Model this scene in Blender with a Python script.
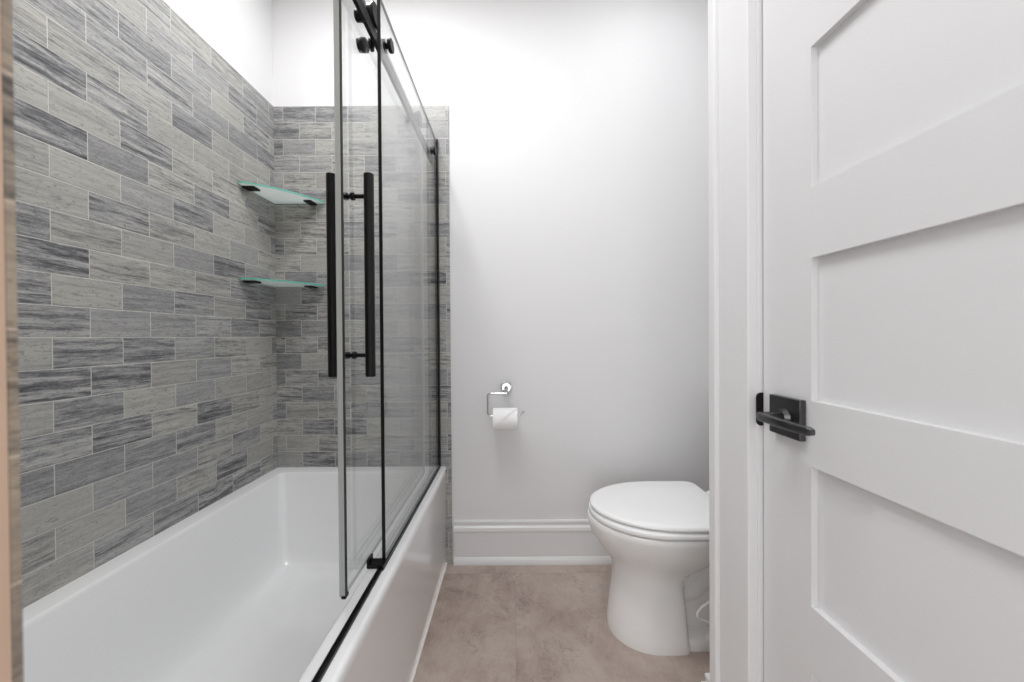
import bpy, bmesh, math, random
from mathutils import Vector, Matrix

for o in list(bpy.data.objects):
    bpy.data.objects.remove(o, do_unlink=True)
S = bpy.context.scene
COL = S.collection

# ------------------------------------------------------------------ camera
CAM_Z = 1.074
cd = bpy.data.cameras.new('camera')
cam = bpy.data.objects.new('camera', cd); COL.objects.link(cam)
cam.location = (0, 0, CAM_Z); cam.rotation_euler = (Matrix.Rotation(math.pi/2-.0072, 3, 'X') @ Matrix.Rotation(-.0068, 3, 'Z')).to_euler()
cd.sensor_width = 36.0; cd.lens = 346/1024*36
cd.shift_x = -1/1024; cd.shift_y = -1.5/1024
cd.clip_start = 0.01
cd.dof.use_dof = True; cd.dof.focus_distance = 1.2; cd.dof.aperture_fstop = 3.8
S.camera = cam

# ------------------------------------------------------------------ world, lights, exposure
w = bpy.data.worlds.new('world'); S.world = w; w.use_nodes = True
w.node_tree.nodes['Background'].inputs[0].default_value = (1, 1, 1, 1)
w.node_tree.nodes['Background'].inputs[1].default_value = 0.15
S.view_settings.view_transform = 'Standard'
S.view_settings.look = 'None'
S.view_settings.gamma = 1.0
S.view_settings.use_curve_mapping = False
S.view_settings.exposure = 0.48
S.cycles.max_bounces = 14; S.cycles.diffuse_bounces = 8; S.cycles.glossy_bounces = 6
S.cycles.transmission_bounces = 10; S.cycles.transparent_max_bounces = 40
S.cycles.caustics_reflective = False; S.cycles.caustics_refractive = False
S.cycles.sample_clamp_indirect = 6.0

def area(name, loc, size, power, color=(1, 1, 1), rot=(0, 0, 0), shape='DISK', sy=None, spread=180):
    l = bpy.data.lights.new(name, 'AREA'); l.shape = shape; l.size = size
    if sy: l.size_y = sy
    l.energy = power; l.color = color; l.spread = math.radians(spread)
    o = bpy.data.objects.new(name, l); COL.objects.link(o); o.location = loc; o.rotation_euler = rot
    return o
area('tub_downlight', (-.60, 1.02, 2.735), .11, 6.8, (1, 1, 1))
area('room_fill', (-.20, .66, 2.735), 0.50, 8.0, (.985, .99, 1))  # added soft fill from above to even out the room, no known fixture
area('toilet_fill', (.62, 1.17, 2.735), .30, 1.7, (.985, .99, 1))  # added fill, lifts the dark corner around the toilet and the tub apron
area('entry_top_fill', (-.30, -.45, 2.735), .60, 3.5, (.985, .99, 1))  # unseen fill added overhead behind the camera
area('entry_low_fill', (-.40, -1.58, 1.15), 1.3, 13, (.97, .99, 1), (math.radians(90), 0, 0), 'RECTANGLE', 1.8)  # made-up upright fill panel behind the camera, brightens the lower parts

# ------------------------------------------------------------------ materials
def srgb(r, g, b):
    f = lambda c: c/12.92 if c <= .04045 else ((c+.055)/1.055)**2.4
    return (f(r/255), f(g/255), f(b/255), 1)
class NT:
    def __init__(s, name):
        s.m = bpy.data.materials.new(name); s.m.use_nodes = True; s.t = s.m.node_tree
        s.b = s.t.nodes['Principled BSDF']; s.out = s.t.nodes['Material Output']
    def n(s, typ, **kw):
        x = s.t.nodes.new(typ)
        for k, v in kw.items(): setattr(x, k, v)
        return x
    def put(s, sock, v):
        if hasattr(v, 'is_output'): s.t.links.new(v, sock)
        else: sock.default_value = v
    def math(s, op, a, b=None, c=None):
        x = s.n('ShaderNodeMath', operation=op)
        for i, v in enumerate((a, b, c)):
            if v is not None: s.put(x.inputs[i], v)
        return x.outputs[0]
    def comb(s, a, b, c):
        x = s.n('ShaderNodeCombineXYZ')
        for i, v in enumerate((a, b, c)): s.put(x.inputs[i], v)
        return x.outputs[0]
    def noise(s, vec, scale, detail=4, rough=.5, dist=0):
        x = s.n('ShaderNodeTexNoise'); s.put(x.inputs['Vector'], vec)
        x.inputs['Scale'].default_value = scale; x.inputs['Detail'].default_value = detail
        x.inputs['Roughness'].default_value = rough; x.inputs['Distortion'].default_value = dist
        return x.outputs['Fac']
    def ramp(s, fac, stops):
        x = s.n('ShaderNodeValToRGB'); s.put(x.inputs[0], fac)
        e = x.color_ramp.elements
        while len(e) < len(stops): e.new(.5)
        for i, (p, c) in enumerate(stops): e[i].position = p; e[i].color = c
        return x.outputs[0]
    def mix(s, f, a, b, mode='MIX'):
        x = s.n('ShaderNodeMix', data_type='RGBA', blend_type=mode)
        s.put(x.inputs[0], f); s.put(x.inputs[6], a); s.put(x.inputs[7], b)
        return x.outputs[2]
    def bump(s, h, strength, dist):
        x = s.n('ShaderNodeBump'); x.inputs['Strength'].default_value = strength; x.inputs['Distance'].default_value = dist
        s.put(x.inputs['Height'], h); s.put(s.b.inputs['Normal'], x.outputs[0])
    def set(s, **kw):
        for k, v in kw.items(): s.put(s.b.inputs[k.replace('_', ' ')], v)
        return s.m

def simple(name, col, rough=.5, metal=0, spec=.5, coat=0, nscale=40, nvar=.03):
    k = NT(name)
    tc = k.n('ShaderNodeTexCoord').outputs['Object']
    f = k.noise(tc, nscale, 3)
    lo = tuple(c*(1-nvar) for c in col[:3])+(1,); hi = tuple(min(1, c*(1+nvar)) for c in col[:3])+(1,)
    k.set(Base_Color=k.mix(f, lo, hi), Roughness=rough, Metallic=metal, Specular_IOR_Level=spec, Coat_Weight=coat)
    if coat: k.b.inputs['Coat Roughness'].default_value = .04
    return k.m

def painted(name, col, rough, bump=.05):
    k = NT(name)
    tc = k.n('ShaderNodeTexCoord').outputs['Object']
    f = k.noise(tc, 260, 3)
    k.set(Base_Color=col, Roughness=rough)
    k.bump(f, bump, .002)
    return k.m

def tile_mat(name, axis, u0, tint=None):
    k = NT(name)
    pos = k.n('ShaderNodeTexCoord').outputs['Object']
    sep = k.n('ShaderNodeSeparateXYZ'); k.put(sep.inputs[0], pos)
    u = sep.outputs[axis]; v = sep.outputs[2]
    U = k.math('DIVIDE', k.math('SUBTRACT', u, u0), .1525)
    V = k.math('DIVIDE', k.math('SUBTRACT', v, 1.081), .0775)
    row = k.math('FLOOR', V)
    sh = k.math('MULTIPLY', k.math('FLOORED_MODULO', row, 2.0), .5)
    UU = k.math('ADD', U, sh)
    colm = k.math('FLOOR', UU)
    fu = k.math('FRACT', UU); fv = k.math('FRACT', V)
    du = k.math('MULTIPLY', k.math('MINIMUM', fu, k.math('SUBTRACT', 1.0, fu)), .1525)
    dv = k.math('MULTIPLY', k.math('MINIMUM', fv, k.math('SUBTRACT', 1.0, fv)), .0775)
    md = k.math('MINIMUM', du, dv)
    grout = k.math('LESS_THAN', md, .0010)
    wn = k.n('ShaderNodeTexWhiteNoise', noise_dimensions='3D'); k.put(wn.inputs['Vector'], k.comb(colm, row, 3.7+axis))
    rs = k.n('ShaderNodeSeparateColor'); k.put(rs.inputs[0], wn.outputs['Color'])
    r1, r2, r3 = rs.outputs
    # veins run along the tile; every tile takes its own cut of the stone
    ou = k.math('MULTIPLY', r1, 40.0); ov = k.math('MULTIPLY', r2, 60.0)
    tilt = k.math('MULTIPLY', k.math('MULTIPLY', k.math('SUBTRACT', r3, .5), .010), fu)
    vv = k.math('ADD', v, tilt)
    vec1 = k.comb(k.math('ADD', k.math('MULTIPLY', u, 3.6), ou), k.math('ADD', k.math('MULTIPLY', vv, 62.0), ov), r3)
    vec2 = k.comb(k.math('ADD', k.math('MULTIPLY', u, 22.0), ou), k.math('ADD', k.math('MULTIPLY', vv, 190.0), ov), r1)
    vec3 = k.comb(k.math('ADD', k.math('MULTIPLY', u, 60.0), ou), k.math('ADD', k.math('MULTIPLY', vv, 130.0), ov), r2)
    n1 = k.noise(vec1, 1.0, 7, .68, .15)
    n2 = k.noise(vec2, 1.0, 5, .7, .3)
    n3 = k.noise(vec3, 1.0, 5, .7, .3)
    wn2 = k.n('ShaderNodeTexWhiteNoise', noise_dimensions='3D'); k.put(wn2.inputs['Vector'], k.comb(colm, row, 11.3+axis))
    tone = k.math('ADD', .35, k.math('MULTIPLY', wn2.outputs['Value'], .30))
    amp = k.math('ADD', .45, k.math('MULTIPLY', r3, 1.5))
    streak = k.math('MULTIPLY', k.math('SUBTRACT', n1, .5), amp)
    fine = k.math('MULTIPLY', k.math('SUBTRACT', n2, .5), k.math('MULTIPLY', amp, .75))
    val = k.math('ADD', k.math('ADD', tone, streak), fine)
    grain = k.noise(k.comb(k.math('MULTIPLY', u, 170.0), k.math('ADD', k.math('MULTIPLY', vv, 420.0), ov), r1), 1.0, 3, .7)
    val = k.math('ADD', val, k.math('MULTIPLY', k.math('SUBTRACT', grain, .5), .42))
    base = k.ramp(val, [(.02, srgb(66, 67, 71)), (.25, srgb(106, 107, 110)), (.46, srgb(156, 156, 156)), (.66, srgb(178, 178, 175)), (1, srgb(197, 196, 192))])
    n4 = k.noise(k.comb(k.math('ADD', k.math('MULTIPLY', u, 9.0), ou), k.math('ADD', k.math('MULTIPLY', vv, 75.0), ov), r2), 1.0, 8, .75, .5)
    band = k.ramp(n4, [(.56, (0, 0, 0, 1)), (.64, (1, 1, 1, 1))])
    base = k.mix(k.math('MULTIPLY', k.math('MULTIPLY', band, .75), r3), base, srgb(80, 80, 82))
    # small dark pits scattered along the veins
    pit = k.math('MULTIPLY', k.math('GREATER_THAN', n3, .585), k.math('GREATER_THAN', n1, .50))
    base = k.mix(k.math('MULTIPLY', pit, .42), base, srgb(78, 77, 77))
    warm = k.math('MULTIPLY', k.math('GREATER_THAN', wn2.outputs['Value'], .55), .30)
    base = k.mix(warm, base, srgb(236, 231, 218), 'MULTIPLY')
    base = k.mix(grout, base, srgb(200, 199, 195))
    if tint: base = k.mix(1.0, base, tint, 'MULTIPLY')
    k.set(Base_Color=base, Roughness=k.math('ADD', .34, k.math('MULTIPLY', grout, .4)), Specular_IOR_Level=.4)
    h = k.math('MINIMUM', k.math('DIVIDE', md, .0022), 1.0)
    k.bump(h, .5, .0015)
    return k.m

def floor_mat():
    k = NT('floor_stone')
    pos = k.n('ShaderNodeTexCoord').outputs['Object']
    sep = k.n('ShaderNodeSeparateXYZ'); k.put(sep.inputs[0], pos)
    x, y = sep.outputs[0], sep.outputs[1]
    U = k.math('DIVIDE', k.math('SUBTRACT', x, .003), .512)
    cu = k.math('FLOOR', U)
    V = k.math('DIVIDE', k.math('SUBTRACT', y, 1.565), 1.02)
    cv = k.math('FLOOR', V)
    fu = k.math('FRACT', U); fv = k.math('FRACT', V)
    du = k.math('MULTIPLY', k.math('MINIMUM', fu, k.math('SUBTRACT', 1.0, fu)), .512)
    dv = k.math('MULTIPLY', k.math('MINIMUM', fv, k.math('SUBTRACT', 1.0, fv)), 1.02)
    seam = k.math('LESS_THAN', k.math('MINIMUM', du, dv), .0011)
    wn = k.n('ShaderNodeTexWhiteNoise', noise_dimensions='3D'); k.put(wn.inputs['Vector'], k.comb(cu, cv, 5.0))
    r = wn.outputs['Value']
    off = k.math('MULTIPLY', r, 30.0)
    p = k.comb(k.math('ADD', x, off), k.math('ADD', k.math('MULTIPLY', y, .8), off), off)
    big = k.noise(p, 5.5, 5, .6, .4); mid = k.noise(p, 22, 5, .65, .8); fine = k.noise(p, 130, 3, .6)
    v = k.math('ADD', k.math('MULTIPLY', big, .6), k.math('ADD', k.math('MULTIPLY', mid, .3), k.math('MULTIPLY', fine, .16)))
    v = k.math('ADD', v, k.math('MULTIPLY', k.math('SUBTRACT', r, .5), .06))
    c = k.ramp(v, [(.34, srgb(138, 122, 113)), (.46, srgb(166, 150, 141)), (.60, srgb(180, 166, 157)), (.72, srgb(190, 177, 169))])
    vein = k.noise(p, 9, 7, .7, 1.6)
    crack = k.math('LESS_THAN', k.math('ABSOLUTE', k.math('SUBTRACT', vein, .5)), .006)
    gate = k.math('GREATER_THAN', k.noise(p, 6, 2), .55)
    c = k.mix(k.math('MULTIPLY', k.math('MULTIPLY', crack, gate), .6), c, srgb(96, 82, 74))
    c = k.mix(k.math('MULTIPLY', seam, .22), c, srgb(110, 96, 88))
    k.set(Base_Color=c, Roughness=.42, Specular_IOR_Level=.4)
    k.bump(fine, .06, .002)
    return k.m

def glass_mat(name, tint, f0=.045, frost=0, frost_col=(.8, .9, .88, 1), refl=1.0):
    """clear pane: each face lets light straight through and mirrors by the angle it is met at"""
    k = NT(name); k.t.nodes.remove(k.b)
    geo = k.n('ShaderNodeNewGeometry')
    dot = k.n('ShaderNodeVectorMath', operation='DOT_PRODUCT')
    k.put(dot.inputs[0], geo.outputs['Incoming']); k.put(dot.inputs[1], geo.outputs['Normal'])
    c = k.math('ABSOLUTE', dot.outputs['Value'])
    F = k.math('ADD', f0, k.math('MULTIPLY', 1-f0, k.math('POWER', k.math('SUBTRACT', 1.0, c), 5.0)))
    F = k.math('MULTIPLY', F, refl)
    tr = k.n('ShaderNodeBsdfTransparent'); tr.inputs[0].default_value = tint
    gl = k.n('ShaderNodeBsdfGlossy'); gl.inputs['Roughness'].default_value = .0 if not frost else .08
    base = tr.outputs[0]
    if frost:
        tl = k.n('ShaderNodeBsdfTranslucent'); tl.inputs[0].default_value = frost_col
        df = k.n('ShaderNodeBsdfDiffuse'); df.inputs[0].default_value = frost_col
        m1 = k.n('ShaderNodeMixShader'); m1.inputs[0].default_value = .5
        k.t.links.new(tl.outputs[0], m1.inputs[1]); k.t.links.new(df.outputs[0], m1.inputs[2])
        m2 = k.n('ShaderNodeMixShader'); m2.inputs[0].default_value = frost
        k.t.links.new(base, m2.inputs[1]); k.t.links.new(m1.outputs[0], m2.inputs[2])
        base = m2.outputs[0]
    mx = k.n('ShaderNodeMixShader'); k.put(mx.inputs[0], F)
    k.t.links.new(base, mx.inputs[1]); k.t.links.new(gl.outputs[0], mx.inputs[2])
    k.t.links.new(mx.outputs[0], k.out.inputs[0])
    return k.m

M = {}
M['wall'] = painted('wall_paint', srgb(225, 225, 226), .65)
M['ceil'] = painted('ceiling_paint', srgb(240, 240, 240), .8)
M['trim'] = painted('trim_paint', srgb(224, 224, 225), .32, .01)
M['door'] = painted('door_paint', srgb(218, 218, 219), .34, .015)
M['jamb'] = painted('beige_edge_paint', srgb(214, 184, 160), .6)
M['tile_side'] = tile_mat('stone_tile_side', 1, .9164)
M['tile_end'] = tile_mat('stone_tile_end', 0, -.99875)
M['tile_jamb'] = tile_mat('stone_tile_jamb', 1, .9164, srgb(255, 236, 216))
M['floor'] = floor_mat()
M['acrylic'] = simple('white_acrylic', srgb(238, 239, 240), .12, 0, .5, .6, 20, .005)
M['ceramic'] = simple('white_ceramic', srgb(232, 232, 231), .10, 0, .5, .5, 20, .005)
M['plastic'] = simple('white_seat_plastic', srgb(238, 238, 238), .22, 0, .5, 0, 20, .005)
M['black'] = simple('matte_black_metal', srgb(13, 13, 14), .42, .3, .4)
M['gun'] = simple('dark_gunmetal', srgb(88, 88, 90), .22, .9, .5)
M['chrome'] = simple('polished_chrome', srgb(198, 198, 200), .08, 1.0, .5)
M['caulk'] = simple('white_caulk', srgb(236, 232, 226), .5)
M['paper'] = painted('tissue_paper', srgb(246, 246, 246), .9, .2)
M['card'] = simple('brown_card', srgb(170, 145, 115), .8)
M['hose'] = simple('white_hose', srgb(225, 225, 225), .35)
M['water'] = simple('seal_rubber', srgb(40, 40, 40), .5)
M['glass'] = glass_mat('clear_glass', (.975, .982, .98, 1))
M['shelf_glass'] = glass_mat('pale_shelf_glass', (.90, .96, .94, 1), .045, .68, (.95, .97, .965, 1), .6)
k = NT('green_glass_edge'); M['green'] = k.set(Base_Color=srgb(104, 184, 168), Roughness=.12, Transmission_Weight=.35)
M['greyedge'] = simple('polished_glass_edge', srgb(188, 193, 192), .15, 0, .6)

# ------------------------------------------------------------------ mesh helpers
def link(name, bm, mat, parent=None, smooth=None, bevel=0, bseg=2):
    bmesh.ops.recalc_face_normals(bm, faces=bm.faces)
    me = bpy.data.meshes.new(name); bm.to_mesh(me); bm.free()
    for m in (mat if isinstance(mat, (list, tuple)) else [mat]): me.materials.append(m)
    o = bpy.data.objects.new(name, me); COL.objects.link(o)
    if parent: o.parent = parent
    if smooth:
        for p in me.polygons: p.use_smooth = True
        me.set_sharp_from_angle(angle=math.radians(smooth))
    if bevel:
        b = o.modifiers.new('edge', 'BEVEL'); b.width = bevel; b.segments = bseg; b.limit_method = 'ANGLE'; b.angle_limit = math.radians(40)
        for p in me.polygons: p.use_smooth = True
        me.set_sharp_from_angle(angle=math.radians(30))
        b.harden_normals = True
    return o
def empty(name, loc=(0, 0, 0), rz=0):
    o = bpy.data.objects.new(name, None); COL.objects.link(o); o.location = loc; o.rotation_euler.z = rz
    o.empty_display_size = .1
    return o
def tag(o, label=None, cat=None, group=None, kind=None):
    if label: o['label'] = label
    if cat: o['category'] = cat
    if group: o['group'] = group
    if kind: o['kind'] = kind
    return o
def box(bm, x0, x1, y0, y1, z0, z1, mi=0):
    vs = [bm.verts.new(p) for p in ((x0, y0, z0), (x1, y0, z0), (x1, y1, z0), (x0, y1, z0), (x0, y0, z1), (x1, y0, z1), (x1, y1, z1), (x0, y1, z1))]
    fs = [bm.faces.new([vs[i] for i in f]) for f in ((0, 3, 2, 1), (4, 5, 6, 7), (0, 1, 5, 4), (1, 2, 6, 5), (2, 3, 7, 6), (3, 0, 4, 7))]
    for f in fs: f.material_index = mi
    return vs
def bxo(name, mat, x0, x1, y0, y1, z0, z1, parent=None, bevel=0):
    bm = bmesh.new(); box(bm, x0, x1, y0, y1, z0, z1); return link(name, bm, mat, parent, bevel=bevel)
def loft(bm, rings, cap0=True, cap1=True, closed=True):
    R = [[bm.verts.new(p) for p in r] for r in rings]
    n = len(R[0])
    for a, b in zip(R, R[1:]):
        for i in range(n if closed else n-1):
            j = (i+1) % n
            bm.faces.new((a[i], a[j], b[j], b[i]))
    if cap0: bm.faces.new(list(reversed(R[0])))
    if cap1: bm.faces.new(R[-1])
    return R
def tube(bm, pts, r, n=12, cap=True):
    pts = [Vector(p) for p in pts]
    rings = []; up = None
    for i, p in enumerate(pts):
        t = (pts[min(i+1, len(pts)-1)]-pts[max(i-1, 0)]).normalized()
        if up is None:
            up = t.orthogonal().normalized()
        up = (up-t*up.dot(t)).normalized()
        s = t.cross(up)
        rr = r[i] if isinstance(r, (list, tuple)) else r
        rings.append([p+(up*math.cos(a)+s*math.sin(a))*rr for a in (2*math.pi*k/n for k in range(n))])
    return loft(bm, rings, cap, cap)
def cyl(bm, a, b, r, n=32, r2=None, ch=0):
    a, b = Vector(a), Vector(b); t = (b-a).normalized()
    if ch: return tube(bm, [a, a+t*ch*.001, a+t*ch, b-t*ch, b-t*ch*.001, b], [r-ch, r-ch, r, r, r-ch, r-ch], n)
    return tube(bm, [a, b], [r, r if r2 is None else r2], n)
def round_path(pts, rad, seg=6):
    P = [Vector(p) for p in pts]; out = [P[0]]
    for i in range(1, len(P)-1):
        a = (P[i-1]-P[i]).normalized(); b = (P[i+1]-P[i]).normalized()
        s, e = P[i]+a*rad, P[i]+b*rad
        for k in range(seg+1):
            t = k/seg; out.append(s*(1-t)**2+P[i]*2*t*(1-t)+e*t*t)
    out.append(P[-1]); return out
def rrect(x0, x1, y0, y1, z, r, seg=8):
    out = []
    for (cx, cy, a0) in ((x1-r, y1-r, 0), (x0+r, y1-r, 90), (x0+r, y0+r, 180), (x1-r, y0+r, 270)):
        for k in range(seg+1):
            a = math.radians(a0+90*k/seg); out.append((cx+r*math.cos(a), cy+r*math.sin(a), z))
    return out
def extrude_profile(bm, prof, a, b, axis):
    """prof: (out, z) pairs; runs from a to b along 'x' or 'y'; out goes to -y or -x"""
    rings = []
    for t in (a, b):
        rings.append([(t, -o, z) if axis == 'x' else (-o, t, z) for o, z in prof])
    loft(bm, rings)

XL, XR, YB, YF, ZC = -1.1185, 1.05, 1.635, -1.60, 2.74
YN0, YN1 = .085, .208      # wall that closes the near end of the tub
XT = -.318                  # outer face of the tub

# ------------------------------------------------------------------ the setting
fl = bxo('floor', M['floor'], XL-.1, XR+.1, YF-.1, YB+.1, -.06, 0); tag(fl, kind='structure')
ce = bxo('ceiling', M['ceil'], XL-.1, XR+.1, YF-.1, YB+.1, ZC, ZC+.06); tag(ce, kind='structure')
TT = .009                   # tile thickness
TILE_TOP = 2.166
wl = bxo('wall_left', M['wall'], XL-TT-.1, XL-TT, YF, YB+TT, 0, ZC); tag(wl, kind='structure')
bxo('tile_cladding', M['tile_side'], XL-TT, XL, YN1, YB, .40, TILE_TOP, wl)
wb = bxo('wall_back', M['wall'], XL-TT-.1, XR+.1, YB+TT, YB+TT+.1, 0, ZC); tag(wb, kind='structure')
bm = bmesh.new(); box(bm, XL-TT, -.296, YB, YB+TT, 0, TILE_TOP)
bxw = link('tile_cladding', bm, M['tile_end'], wb)
wr = bxo('wall_right', M['wall'], XR, XR+.1, .80, YB+TT, 0, ZC); tag(wr, kind='structure')
wf = bxo('wall_front', M['wall'], XL-TT-.1, 1.15, YF-.1, YF, 0, ZC); tag(wf, kind='structure')
# near end wall of the tub, with a beige corner strip on its end
XN = -.304
wp = bxo('wall_partition', M['wall'], XL-TT, XN-.004, YN0, YN1, 0, ZC); tag(wp, kind='structure')
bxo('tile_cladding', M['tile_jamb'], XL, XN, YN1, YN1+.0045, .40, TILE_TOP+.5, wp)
bxo('corner_strip', M['jamb'], XN-.004, XN-.0002, YN0, YN1-.0003, 0, ZC, wp)

# ------------------------------------------------------------------ baseboards
BP = [(0, 0), (.024, 0), (.024, .010), (.021, .022), (.016, .032), (.014, .034), (.014, .150), (.0175, .154), (.0175, .160), (.0155, .172), (.0085, .178), (.0075, .186), (.0095, .190), (.0095, .198), (.006, .203), (0, .203)]
bm = bmesh.new()
extrude_profile(bm, BP, -.287, XR, 'x')
bb = link('baseboard_back', bm, M['trim']); bb.location.y = YB+TT; tag(bb, kind='structure')

# ------------------------------------------------------------------ closet wall, door, casing (all turned by one degree)
RZ = .020
def dfix(o, kind=None):
    o.location = (.5124, .71, 0); o.rotation_euler.z = RZ
    if kind: o['kind'] = kind
    return o
WF = -.008                  # wall face in front of the door face
DW = .762
bm = bmesh.new()
box(bm, WF, .11, .022, .172, 0, ZC)
box(bm, WF, .11, -DW-.022, .022, 2.066, ZC)
box(bm, WF, .11, -2.45, -DW-.022, 0, ZC)
box(bm, .11, .66, .075, .172, 0, ZC)
wc = dfix(link('wall_closet', bm, M['wall']), 'structure')
# baseboard that wraps the far corner of the closet wall
bm = bmesh.new()
R = []
for (o_, z) in BP:
    R.append((o_, z))
def bb_ring(px, py, nx, ny): return [(px+nx*o_, py+ny*o_, z) for o_, z in BP]
loft(bm, [bb_ring(WF, .139, -1, 0), bb_ring(WF, .172, -1, 1), bb_ring(.50, .172, 0, 1)])
bc = dfix(link('baseboard_closet', bm, M['trim']), 'structure')
# jamb + casing
bm = bmesh.new()
box(bm, WF, .11, .003, .022, 0, 2.066)
box(bm, WF, .11, -DW-.022, -DW-.003, 0, 2.066)
box(bm, WF, .11, -DW-.022, .022, 2.047, 2.066)
box(bm, .037, .050, -.008, .003, 0, 2.047)
jb = dfix(link('door_frame', bm, M['trim'], bevel=.001), 'structure'); jb.name = 'trim_2'
def casing_ring(u, z, du, dz):
    prof = [(0, 0), (.016, 0), (.018, .002), (.0185, .012), (.0185, .094), (.0165, .0965), (.0165, .0985), (.024, .1005), (.026, .103), (.0265, .122), (.025, .127), (.019, .131), (0, .132)]
    return [(WF-o_, u+du*t, z+dz*t) for o_, t in prof]
bm = bmesh.new()
loft(bm, [casing_ring(.0062, 0, 1, 0), casing_ring(.0062, 2.052, 1, 1), casing_ring(-DW-.0075, 2.052, -1, 1), casing_ring(-DW-.0075, 0, -1, 0)])
cs = dfix(link('trim_1', bm, M['trim']), 'structure')
bm = bmesh.new()            # black strike plate with a rounded lip on the jamb edge
z0, z1 = .888, .956
pts = [(.002, z0), (.002, z1)]
lip = []
for k_ in range(7): a = math.radians(90+90*k_/6); lip.append((-.004+.007*math.cos(a), z1-.012+.012*math.sin(a)))
for k_ in range(7): a = math.radians(180+90*k_/6); lip.append((-.004+.007*math.cos(a), z0+.012+.012*math.sin(a)))
poly = [(.004, z1)]+lip+[(.004, z0)]
loft(bm, [[(x, .0015, z) for x, z in poly], [(x, .0045, z) for x, z in poly]])
sp = link('strike_plate', bm, M['black'], cs); sp.location = (0, 0, 0)
sp['label'] = 'black strike plate'
# door leaf: five recessed panels
door = bmesh.new()
box(door, .0115, .026, -DW+.05, -.05, .02, 2.03)
PZ = [(.245, .4897), (.604, .8487), (.963, 1.2105), (1.332, 1.573), (1.687, 1.928)]
ST = .1110
box(door, 0, .035, -ST, 0, .012, 2.045)
box(door, 0, .035, -DW, -DW+ST, .012, 2.045)
edges = [.012]+[z for p in PZ for z in p]+[2.045]
for a, b in zip(edges[0::2], edges[1::2]): box(door, 0, .035, -DW+ST, -ST, a, b)
dr = dfix(link('door_1', door, M['door']), 'structure')
dr.location.z = -.0032; dr.location.x += .0015
dr['label'] = 'white five panel door with black lever handle'
# lever set
lv = empty('door_handle'); lv.parent = dr
hz, hu = .9255, -.0660
rose = bxo('rose', M['gun'], -.012, 0, hu-.0355, hu+.0355, hz-.0365, hz+.0365, lv, bevel=.0015)
bm = bmesh.new()
cyl(bm, (-.012, hu, hz), (-.020, hu, hz), .016, 32, .012); cyl(bm, (-.020, hu, hz), (-.052, hu, hz), .0095, 24)
link('spindle', bm, M['gun'], lv, smooth=40)
bm = bmesh.new()
rings = []
N = 20
for i in range(N+1):
    t = i/N
    u = hu+.010-t*.116
    hh = .0085*(1-.15*t); th = .0058*(1-.05*t)
    if i == 0: hh *= .75; th *= .75
    if i == N: hh *= .7; th *= .7
    xx = -.052-.004*math.sin(math.pi*t)
    rings.append([(xx+th*math.copysign(abs(math.cos(a))**.6, math.cos(a)), u, hz+hh*math.copysign(abs(math.sin(a))**.6, math.sin(a))) for a in (2*math.pi*k_/24 for k_ in range(24))])
loft(bm, rings)
link('lever', bm, M['gun'], lv, smooth=50)

# ------------------------------------------------------------------ bathtub
tub = empty('bathtub', (-.72, .92, 0))
tag(tub, 'white alcove bathtub with flat glossy apron, below the grey tiled walls', 'bathtub')
def tp(o):
    o.parent = tub; o.location = (.72, -.92, 0); return o
X0, X1, Y0, Y1 = XL+.0005, XT, YN1+.005, YB-.0005
bm = bmesh.new()
rings = [rrect(X0, X1-.007, Y0, Y1, 0, .002), rrect(X0, X1-.002, Y0, Y1, .425, .002), rrect(X0, X1, Y0, Y1, .436, .002), rrect(X0, X1, Y0, Y1, .450, .002),
         rrect(X0, X1-.002, Y0, Y1, .458, .002), rrect(X0, X1-.006, Y0, Y1, .4625, .003), rrect(X0, X1-.012, Y0, Y1, .464, .004),
         rrect(-1.064, -.382, .285, 1.577, .464, .022), rrect(-1.061, -.385, .288, 1.574, .4632, .022), rrect(-1.0575, -.3885, .292, 1.571, .460, .022),
         rrect(-1.055, -.391, .295, 1.568, .452, .022), rrect(-1.030, -.412, .34, 1.53, .300, .026), rrect(-1.010, -.430, .375, 1.496, .180, .030),
         rrect(-1.001, -.437, .385, 1.487, .145, .034), rrect(-.990, -.446, .40, 1.476, .121, .038), rrect(-.972, -.462, .42, 1.458, .105, .042), rrect(-.945, -.49, .45, 1.432, .0975, .045), rrect(-.88, -.55, .52, 1.37, .095, .045)]
loft(bm, rings)
tp(link('tub_shell', bm, M['acrylic'], smooth=35))
bm = bmesh.new(); box(bm, XT-.009, XT-.0005, Y0, Y1, .0003, .007)
c_ = tp(link('caulk_line', bm, M['caulk'])); c_['label'] = 'thin white caulk line at the floor'
bm = bmesh.new(); cyl(bm, (-.72, .60, .0955), (-.72, .60, .099), .035, 32, ch=.001)
tp(link('drain', bm, M['chrome'], smooth=40))
bm = bmesh.new(); cyl(bm, (XT-.001, 1.617, .447), (XT+.002, 1.617, .447), .006, 20)
tp(link('rim_plug', bm, M['black'], smooth=40))

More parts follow.
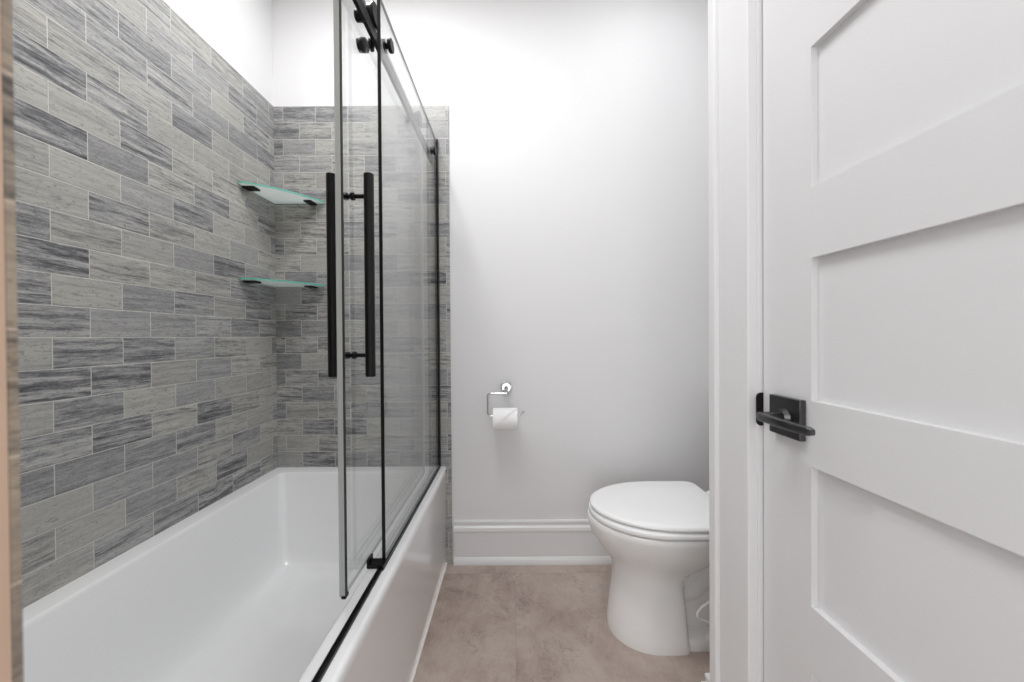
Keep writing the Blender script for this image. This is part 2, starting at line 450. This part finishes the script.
# ------------------------------------------------------------------ fixed glass panel with rail, track and wall channel
fx = empty('fixed_glass_panel', (-.353, 1.27, .464))
tag(fx, 'fixed clear glass shower panel with black top rail, on the tub rim beside the toilet', 'glass panel')
def fp(o):
    o.parent = fx; o.location = (.353, -1.27, -.464); return o
def pane(name, x0, x1, y0, y1, z0, z1):
    bm = bmesh.new(); box(bm, x0, x1, y0, y1, z0, z1)
    bm.faces.ensure_lookup_table()
    for i in (0, 1, 2, 4): bm.faces[i].material_index = 1
    return link(name, bm, [M['glass'], M['greyedge']])
FY, FTOP = .932, 1.990
fp(pane('glass_pane', -.357, -.349, FY, YB-.008, .472, FTOP))
bm = bmesh.new(); box(bm, -.3574, -.3486, FY-.002, FY+.0005, .472, FTOP); fp(link('edge_seal', bm, M['black']))
bm = bmesh.new()
box(bm, -.361, -.3575, YB-.022, YB-.0006, .466, 2.0); box(bm, -.3485, -.345, YB-.022, YB-.0006, .466, 2.0); box(bm, -.3575, -.3485, YB-.008, YB-.0006, .466, 2.0)
fp(link('wall_channel', bm, M['black']))
bm = bmesh.new()
box(bm, -.3475, -.3435, FY-.03, YB-.022, .4640, .476); box(bm, -.3585, -.3475, FY-.03, YB-.022, .4640, .4715)
fp(link('bottom_channel', bm, M['black']))
bm = bmesh.new()
box(bm, -.3585, -.3460, Y0+.02, FY-.03, .4640, .467); box(bm, -.3585, -.356, Y0+.02, FY-.03, .467, .471); box(bm, -.3485, -.346, Y0+.02, FY-.03, .467, .471)
fp(link('threshold_track', bm, M['black']))
bm = bmesh.new(); box(bm, -.384, -.3735, Y0+.02, YB-.001, 1.892, 1.926); fp(link('top_rail', bm, M['black'], bevel=.001))
for yy in (.992, 1.55):
    bm = bmesh.new()
    cyl(bm, (-.375, yy, 1.906), (-.349, yy, 1.906), .008, 20)
    cyl(bm, (-.3645, yy, 1.906), (-.3575, yy, 1.906), .016, 32, ch=.001); cyl(bm, (-.3485, yy, 1.906), (-.338, yy, 1.906), .018, 32, ch=.0015)
    fp(link('standoff', bm, M['black'], smooth=40))
bm = bmesh.new()            # guide block where the sliding door passes the fixed pane
box(bm, -.3905, -.3445, .908, .938, .4645, .475); box(bm, -.3905, -.3845, .908, .938, .475, .488)
fp(link('guide_block', bm, M['black'], bevel=.0012))

# ------------------------------------------------------------------ sliding glass door
sd = empty('sliding_glass_door', (-.396, 1.15, .475))
tag(sd, 'frameless sliding glass shower door with black bar pull, hung inside the tub rim', 'shower door')
def sp_(o):
    o.parent = sd; o.location = (.396, -1.15, -.475); return o
SX0, SX1, SY0, SY1, ST_ = -.400, -.392, .799, 1.52, 1.980
sp_(pane('glass_pane', SX0, SX1, SY0, SY1, .477, ST_))
bm = bmesh.new(); box(bm, SX0-.0050, SX0, SY0-.004, SY0+.002, .4755, ST_)
box(bm, SX0, SX1-.0005, SY0-.003, SY0, .4755, ST_); sp_(link('edge_strip', bm, M['greyedge']))
bm = bmesh.new(); box(bm, SX1-.0005, SX1+.002, SY0-.003, SY0+.004, .4755, ST_); sp_(link('edge_seal', bm, M['water']))
bm = bmesh.new(); box(bm, SX0-.001, SX1+.001, SY0-.004, SY0+.012, .4705, .4775); sp_(link('bottom_shoe', bm, M['black']))
bm = bmesh.new(); cyl(bm, (-.4396, .845, .980), (-.4396, .845, 1.473), .0118, 32, ch=.001)
h1 = sp_(link('pull_handle', bm, M['black'], smooth=40))
bm = bmesh.new(); cyl(bm, (-.3485, .845, .980), (-.3485, .845, 1.473), .0118, 32, ch=.001)
h2 = sp_(link('pull_handle', bm, M['black'], smooth=40))
for zz in (1.032, 1.419):
    bm = bmesh.new()
    cyl(bm, (-.4396, .845, zz), (-.3485, .845, zz), .0052, 20)
    cyl(bm, (-.4085, .845, zz), (-.4003, .845, zz), .0095, 24, ch=.001); cyl(bm, (-.3917, .845, zz), (-.3835, .845, zz), .0095, 24, ch=.001)
    link('handle_post', bm, M['black'], h2, smooth=40)
for yy in (.952, 1.40):
    bm = bmesh.new()
    cyl(bm, (-.4003, yy, 1.954), (-.370, yy, 1.954), .009, 20)
    cyl(bm, (-.3865, yy, 1.954), (-.374, yy, 1.954), .026, 40, ch=.001); cyl(bm, (-.374, yy, 1.954), (-.366, yy, 1.954), .030, 40, ch=.002)
    rl = sp_(link('roller', bm, M['black'], smooth=40))
    bm = bmesh.new(); cyl(bm, (-.424, yy, 1.954), (-.4003, yy, 1.954), .014, 32, ch=.0015)
    link('bolt_cap', bm, M['black'], rl, smooth=40)
bm = bmesh.new()
cyl(bm, (-.424, .968, 1.888), (-.4003, .968, 1.888), .0175, 32, ch=.0015); cyl(bm, (-.3917, .968, 1.888), (-.3855, .968, 1.888), .015, 32)
sp_(link('bumper_stop', bm, M['black'], smooth=40))

# ------------------------------------------------------------------ corner glass shelves
def shelf(z, label):
    r = empty('corner_shelf', (XL, YB, z)); tag(r, label, 'shelf', 'glass corner shelves')
    out = [(.0008, -.0008)]
    A = Vector((.0008, -.216)); B = Vector((.240, -.0008))
    out += [(.0008, -.216), (.004, -.223), (.012, -.224)]
    a, b = Vector((.050, -.200)), Vector((.216, -.040))
    ctrl = [Vector((.012, -.224)), Vector((.075, -.213)), Vector((.205, -.085)), Vector((.239, -.012))]
    for i in range(1, 17):
        t = i/16
        p = ctrl[0]*(1-t)**3+ctrl[1]*3*t*(1-t)**2+ctrl[2]*3*t*t*(1-t)+ctrl[3]*t**3
        out.append((p.x, p.y))
    out += [(.238, -.004), (.232, -.0008)]
    bm = bmesh.new()
    rr = loft(bm, [[(x, y, 0) for x, y in out], [(x, y, .008) for x, y in out]])
    bm.faces.ensure_lookup_table()
    for f in bm.faces:
        if len(f.verts) == 4: f.material_index = 1
    link('glass_plate', bm, [M['shelf_glass'], M['green']], r)
    bm = bmesh.new(); box(bm, .0008, .050, -.200, -.160, -.008, -.0005); link('clamp', bm, M['black'], r, bevel=.001)
    bm = bmesh.new(); box(bm, .165, .200, -.050, -.0008, -.008, -.0005); link('clamp', bm, M['black'], r, bevel=.001)
shelf(1.708, 'upper glass corner shelf with green edge on the grey tile')
shelf(1.317, 'lower glass corner shelf with green edge on the grey tile')

# ------------------------------------------------------------------ toilet paper
th = empty('toilet_paper_holder', (-.033, YB+TT, .838))
tag(th, 'chrome open-arm toilet paper holder on the white back wall', 'paper holder')
bm = bmesh.new(); cyl(bm, (0, 0, 0), (0, -.012, 0), .027, 40, ch=.002); cyl(bm, (0, -.012, 0), (0, -.030, 0), .024, 40, ch=.004)
link('wall_mount', bm, M['chrome'], th, smooth=40)
bm = bmesh.new(); cyl(bm, (0, -.028, -.002), (0, -.076, -.012), .0095, 24, .008); link('post', bm, M['chrome'], th, smooth=40)
yw = -.072
bm = bmesh.new()
tube(bm, round_path([(.004, yw, -.020), (-.084, yw, -.020), (-.084, yw, -.1228), (.060, yw, -.1228), (.080, yw, -.1010)], .016), .0042, 12)
link('arm', bm, M['chrome'], th, smooth=60)
tr = empty('toilet_paper_roll', (-.037, YB+TT+yw, .702))
tag(tr, 'white toilet paper roll with its end folded to a point', 'toilet paper')
Rr, rc, hw = .048, .0195, .055
bm = bmesh.new()
def ringx(x, r, n=48): return [(x, r*math.cos(2*math.pi*i/n), r*math.sin(2*math.pi*i/n)) for i in range(n)]
loft(bm, [ringx(-hw, rc), ringx(-hw, Rr-.002), ringx(-hw+.002, Rr), ringx(hw-.002, Rr), ringx(hw, Rr-.002), ringx(hw, rc), ringx(-hw, rc)], False, False)
link('roll', bm, M['paper'], tr, smooth=40)
bm = bmesh.new(); loft(bm, [ringx(-hw-.0005, rc), ringx(hw+.0005, rc), ringx(hw+.0005, rc-.0015), ringx(-hw-.0005, rc-.0015), ringx(-hw-.0005, rc)], False, False)
link('core', bm, M['card'], tr, smooth=40)
bm = bmesh.new()            # loose end: comes over the top and down the front, its corner folded to a point
nx, na = 16, 26
g = []
for i in range(nx+1):
    s = i/nx; x = -hw+.001+(2*hw-.002)*s
    a_end = math.radians(110+98*(1-s))
    row = []
    for j in range(na+1):
        a = math.radians(60)+(a_end-math.radians(60))*j/na
        lift = .0012+.004*(j/na)**3
        row.append(Vector((x, (Rr+lift)*math.cos(a), (Rr+lift)*math.sin(a))))
    g.append(row)
V1 = [[bm.verts.new(p) for p in row] for row in g]
V2 = [[bm.verts.new(Vector((p.x, p.y*(1-.014), p.z*(1-.014)))) for p in row] for row in g]
for i in range(nx):
    for j in range(na):
        bm.faces.new((V1[i][j], V1[i+1][j], V1[i+1][j+1], V1[i][j+1])); bm.faces.new((V2[i][j], V2[i][j+1], V2[i+1][j+1], V2[i+1][j]))
for i in range(nx):
    bm.faces.new((V1[i][na], V1[i+1][na], V2[i+1][na], V2[i][na])); bm.faces.new((V1[i][0], V2[i][0], V2[i+1][0], V1[i+1][0]))
for j in range(na):
    bm.faces.new((V1[0][j], V1[0][j+1], V2[0][j+1], V2[0][j])); bm.faces.new((V1[nx][j], V2[nx][j], V2[nx][j+1], V1[nx][j+1]))
link('loose_sheet', bm, M['paper'], tr, smooth=40)

# ------------------------------------------------------------------ toilet (faces the tub, tank against the right wall)
TC = 1.28
wcobj = empty('toilet', (.60, TC, 0)); tag(wcobj, 'white two-piece toilet with closed elongated lid against the right wall', 'toilet')
def tl(o):
    o.parent = wcobj; o.location = (-.60, -TC, 0); return o
def egg(xf, xb, hw_, z, n=56, mid=.52, pb=2.0, pf=2.0, dy=0):
    xm = xf+(xb-xf)*mid
    out = []
    for i in range(n):
        a = 2*math.pi*i/n
        c, s = math.cos(a), math.sin(a)
        if c < 0: q = 2/pf; x = xm+(xm-xf)*-(abs(c)**q); y = hw_*math.copysign(abs(s)**q, s)
        else: q = 2/pb; x = xm+(xb-xm)*abs(c)**q; y = hw_*math.copysign(abs(s)**q, s)
        out.append((x, TC+y+dy, z))
    return out
bm = bmesh.new()
# front pedestal and bowl as one surface
loft(bm, [egg(.345, .602, .126, 0, pb=8, mid=.6), egg(.344, .602, .127, .012, pb=8, mid=.6), egg(.345, .599, .124, .035, pb=8, mid=.6), egg(.352, .594, .117, .09, pb=8, mid=.6),
          egg(.360, .590, .112, .15, pb=8, mid=.6), egg(.366, .594, .110, .205, pb=4.5, mid=.6), egg(.364, .60, .112, .235, pb=4, mid=.6), egg(.356, .64, .121, .262, pb=3.2, mid=.57),
          egg(.336, .70, .138, .290, pb=2.8, mid=.55), egg(.309, .745, .156, .320, pb=2.6, mid=.54), egg(.289, .765, .172, .350, pb=2.5, mid=.53), egg(.278, .775, .181, .378, pb=2.4, mid=.52),
          egg(.2745, .78, .186, .398, pb=2.4, mid=.52), egg(.2735, .78, .187, .410, pb=2.4, mid=.52), egg(.277, .78, .185, .417, pb=2.4, mid=.52), egg(.290, .775, .176, .420, pb=2.4, mid=.52)])
# rear: deck that carries the tank, curved trapway and foot
def rr3(x0, x1, hy, z, r): return rrect(x0, x1, TC-hy, TC+hy, z, r, 6)
loft(bm, [rr3(.70, .985, .085, .27, .03), rr3(.70, 1.0, .105, .33, .04), rr3(.70, 1.01, .135, .39, .04), rr3(.70, 1.01, .140, .428, .04), rr3(.705, 1.005, .135, .434, .04)])
loft(bm, [rr3(.50, .93, .112, 0, .04), rr3(.50, .93, .112, .022, .04), rr3(.50, .925, .105, .034, .04), rr3(.50, .91, .088, .040, .04)])
loft(bm, [rr3(.50, .90, .058, .02, .03), rr3(.50, .90, .054, .12, .03), rr3(.50, .90, .054, .30, .03)])
tube(bm, round_path([(.54, TC, .20), (.62, TC, .135), (.70, TC, .215), (.78, TC, .29), (.86, TC, .24), (.87, TC, .10), (.87, TC, .02)], .05, 6), .060, 24)
tl(link('bowl', bm, M['ceramic'], smooth=38))
bm = bmesh.new()
loft(bm, [egg(.290, .750, .178, .4215, pb=6), egg(.281, .753, .186, .4245, pb=6), egg(.279, .755, .188, .430, pb=6), egg(.281, .753, .186, .4370, pb=6), egg(.292, .748, .177, .4408, pb=6)])
tl(link('seat', bm, M['plastic'], smooth=38))
bm = bmesh.new()
loft(bm, [egg(.303, .740, .166, .4435, pb=11, mid=.6), egg(.286, .752, .181, .4470, pb=11, mid=.6), egg(.283, .753, .184, .452, pb=11, mid=.6), egg(.284, .752, .183, .457, pb=11, mid=.6), egg(.290, .750, .179, .461, pb=11, mid=.6), egg(.305, .742, .168, .4632, pb=11, mid=.6), egg(.40, .70, .09, .4645, pb=4)])
tl(link('lid', bm, M['plastic'], smooth=38))
for s in (-1, 1):
    bm = bmesh.new(); cyl(bm, (.777, TC+s*.075-.022, .446), (.777, TC+s*.075+.022, .446), .011, 24, ch=.002)
    tl(link('hinge', bm, M['plastic'], smooth=40))
bm = bmesh.new()
loft(bm, [rr3(.862, 1.03, .185, .436, .03), rr3(.858, 1.034, .195, .46, .035), rr3(.852, 1.036, .205, .62, .035), rr3(.848, 1.038, .212, .765, .035)])
tk = tl(link('tank', bm, M['ceramic'], smooth=38))
bm = bmesh.new()
loft(bm, [rr3(.845, 1.040, .216, .766, .035), rr3(.838, 1.044, .222, .772, .035), rr3(.838, 1.044, .222, .790, .035), rr3(.846, 1.040, .214, .800, .035)])
tl(link('tank_lid', bm, M['ceramic'], smooth=38))
bm = bmesh.new(); cyl(bm, (.848, TC+.15, .70), (.832, TC+.15, .70), .012, 20); tube(bm, [(.834, TC+.155, .70), (.832, TC+.12, .699), (.832, TC+.075, .694)], [.007, .006, .005], 12)
link('flush_lever', bm, M['chrome'], tk, smooth=50)
for s in (-1, 1):
    bm = bmesh.new(); cyl(bm, (.665, TC+s*.098, .034), (.665, TC+s*.098, .052), .013, 20, .008, )
    tl(link('bolt_cap', bm, M['plastic'], smooth=40))
bm = bmesh.new()
pts = [(.93, 1.125, .43), (.93, 1.12, .33), (.80, 1.13, .26), (.65, 1.135, .20), (.602, 1.135, .152), (.65, 1.135, .125), (.78, 1.13, .105), (.93, 1.125, .13), (1.045, 1.12, .15)]
P = [Vector(p) for p in pts]; sm = []
for i in range(len(P)-1):
    p0, p1, p2, p3 = P[max(i-1, 0)], P[i], P[i+1], P[min(i+2, len(P)-1)]
    for k_ in range(8):
        t = k_/8; sm.append(.5*((2*p1)+(p2-p0)*t+(2*p0-5*p1+4*p2-p3)*t*t+(3*p1-p0-3*p2+p3)*t**3))
sm.append(P[-1])
tube(bm, sm, .0045, 10)
tl(link('supply_hose', bm, M['hose'], smooth=60))
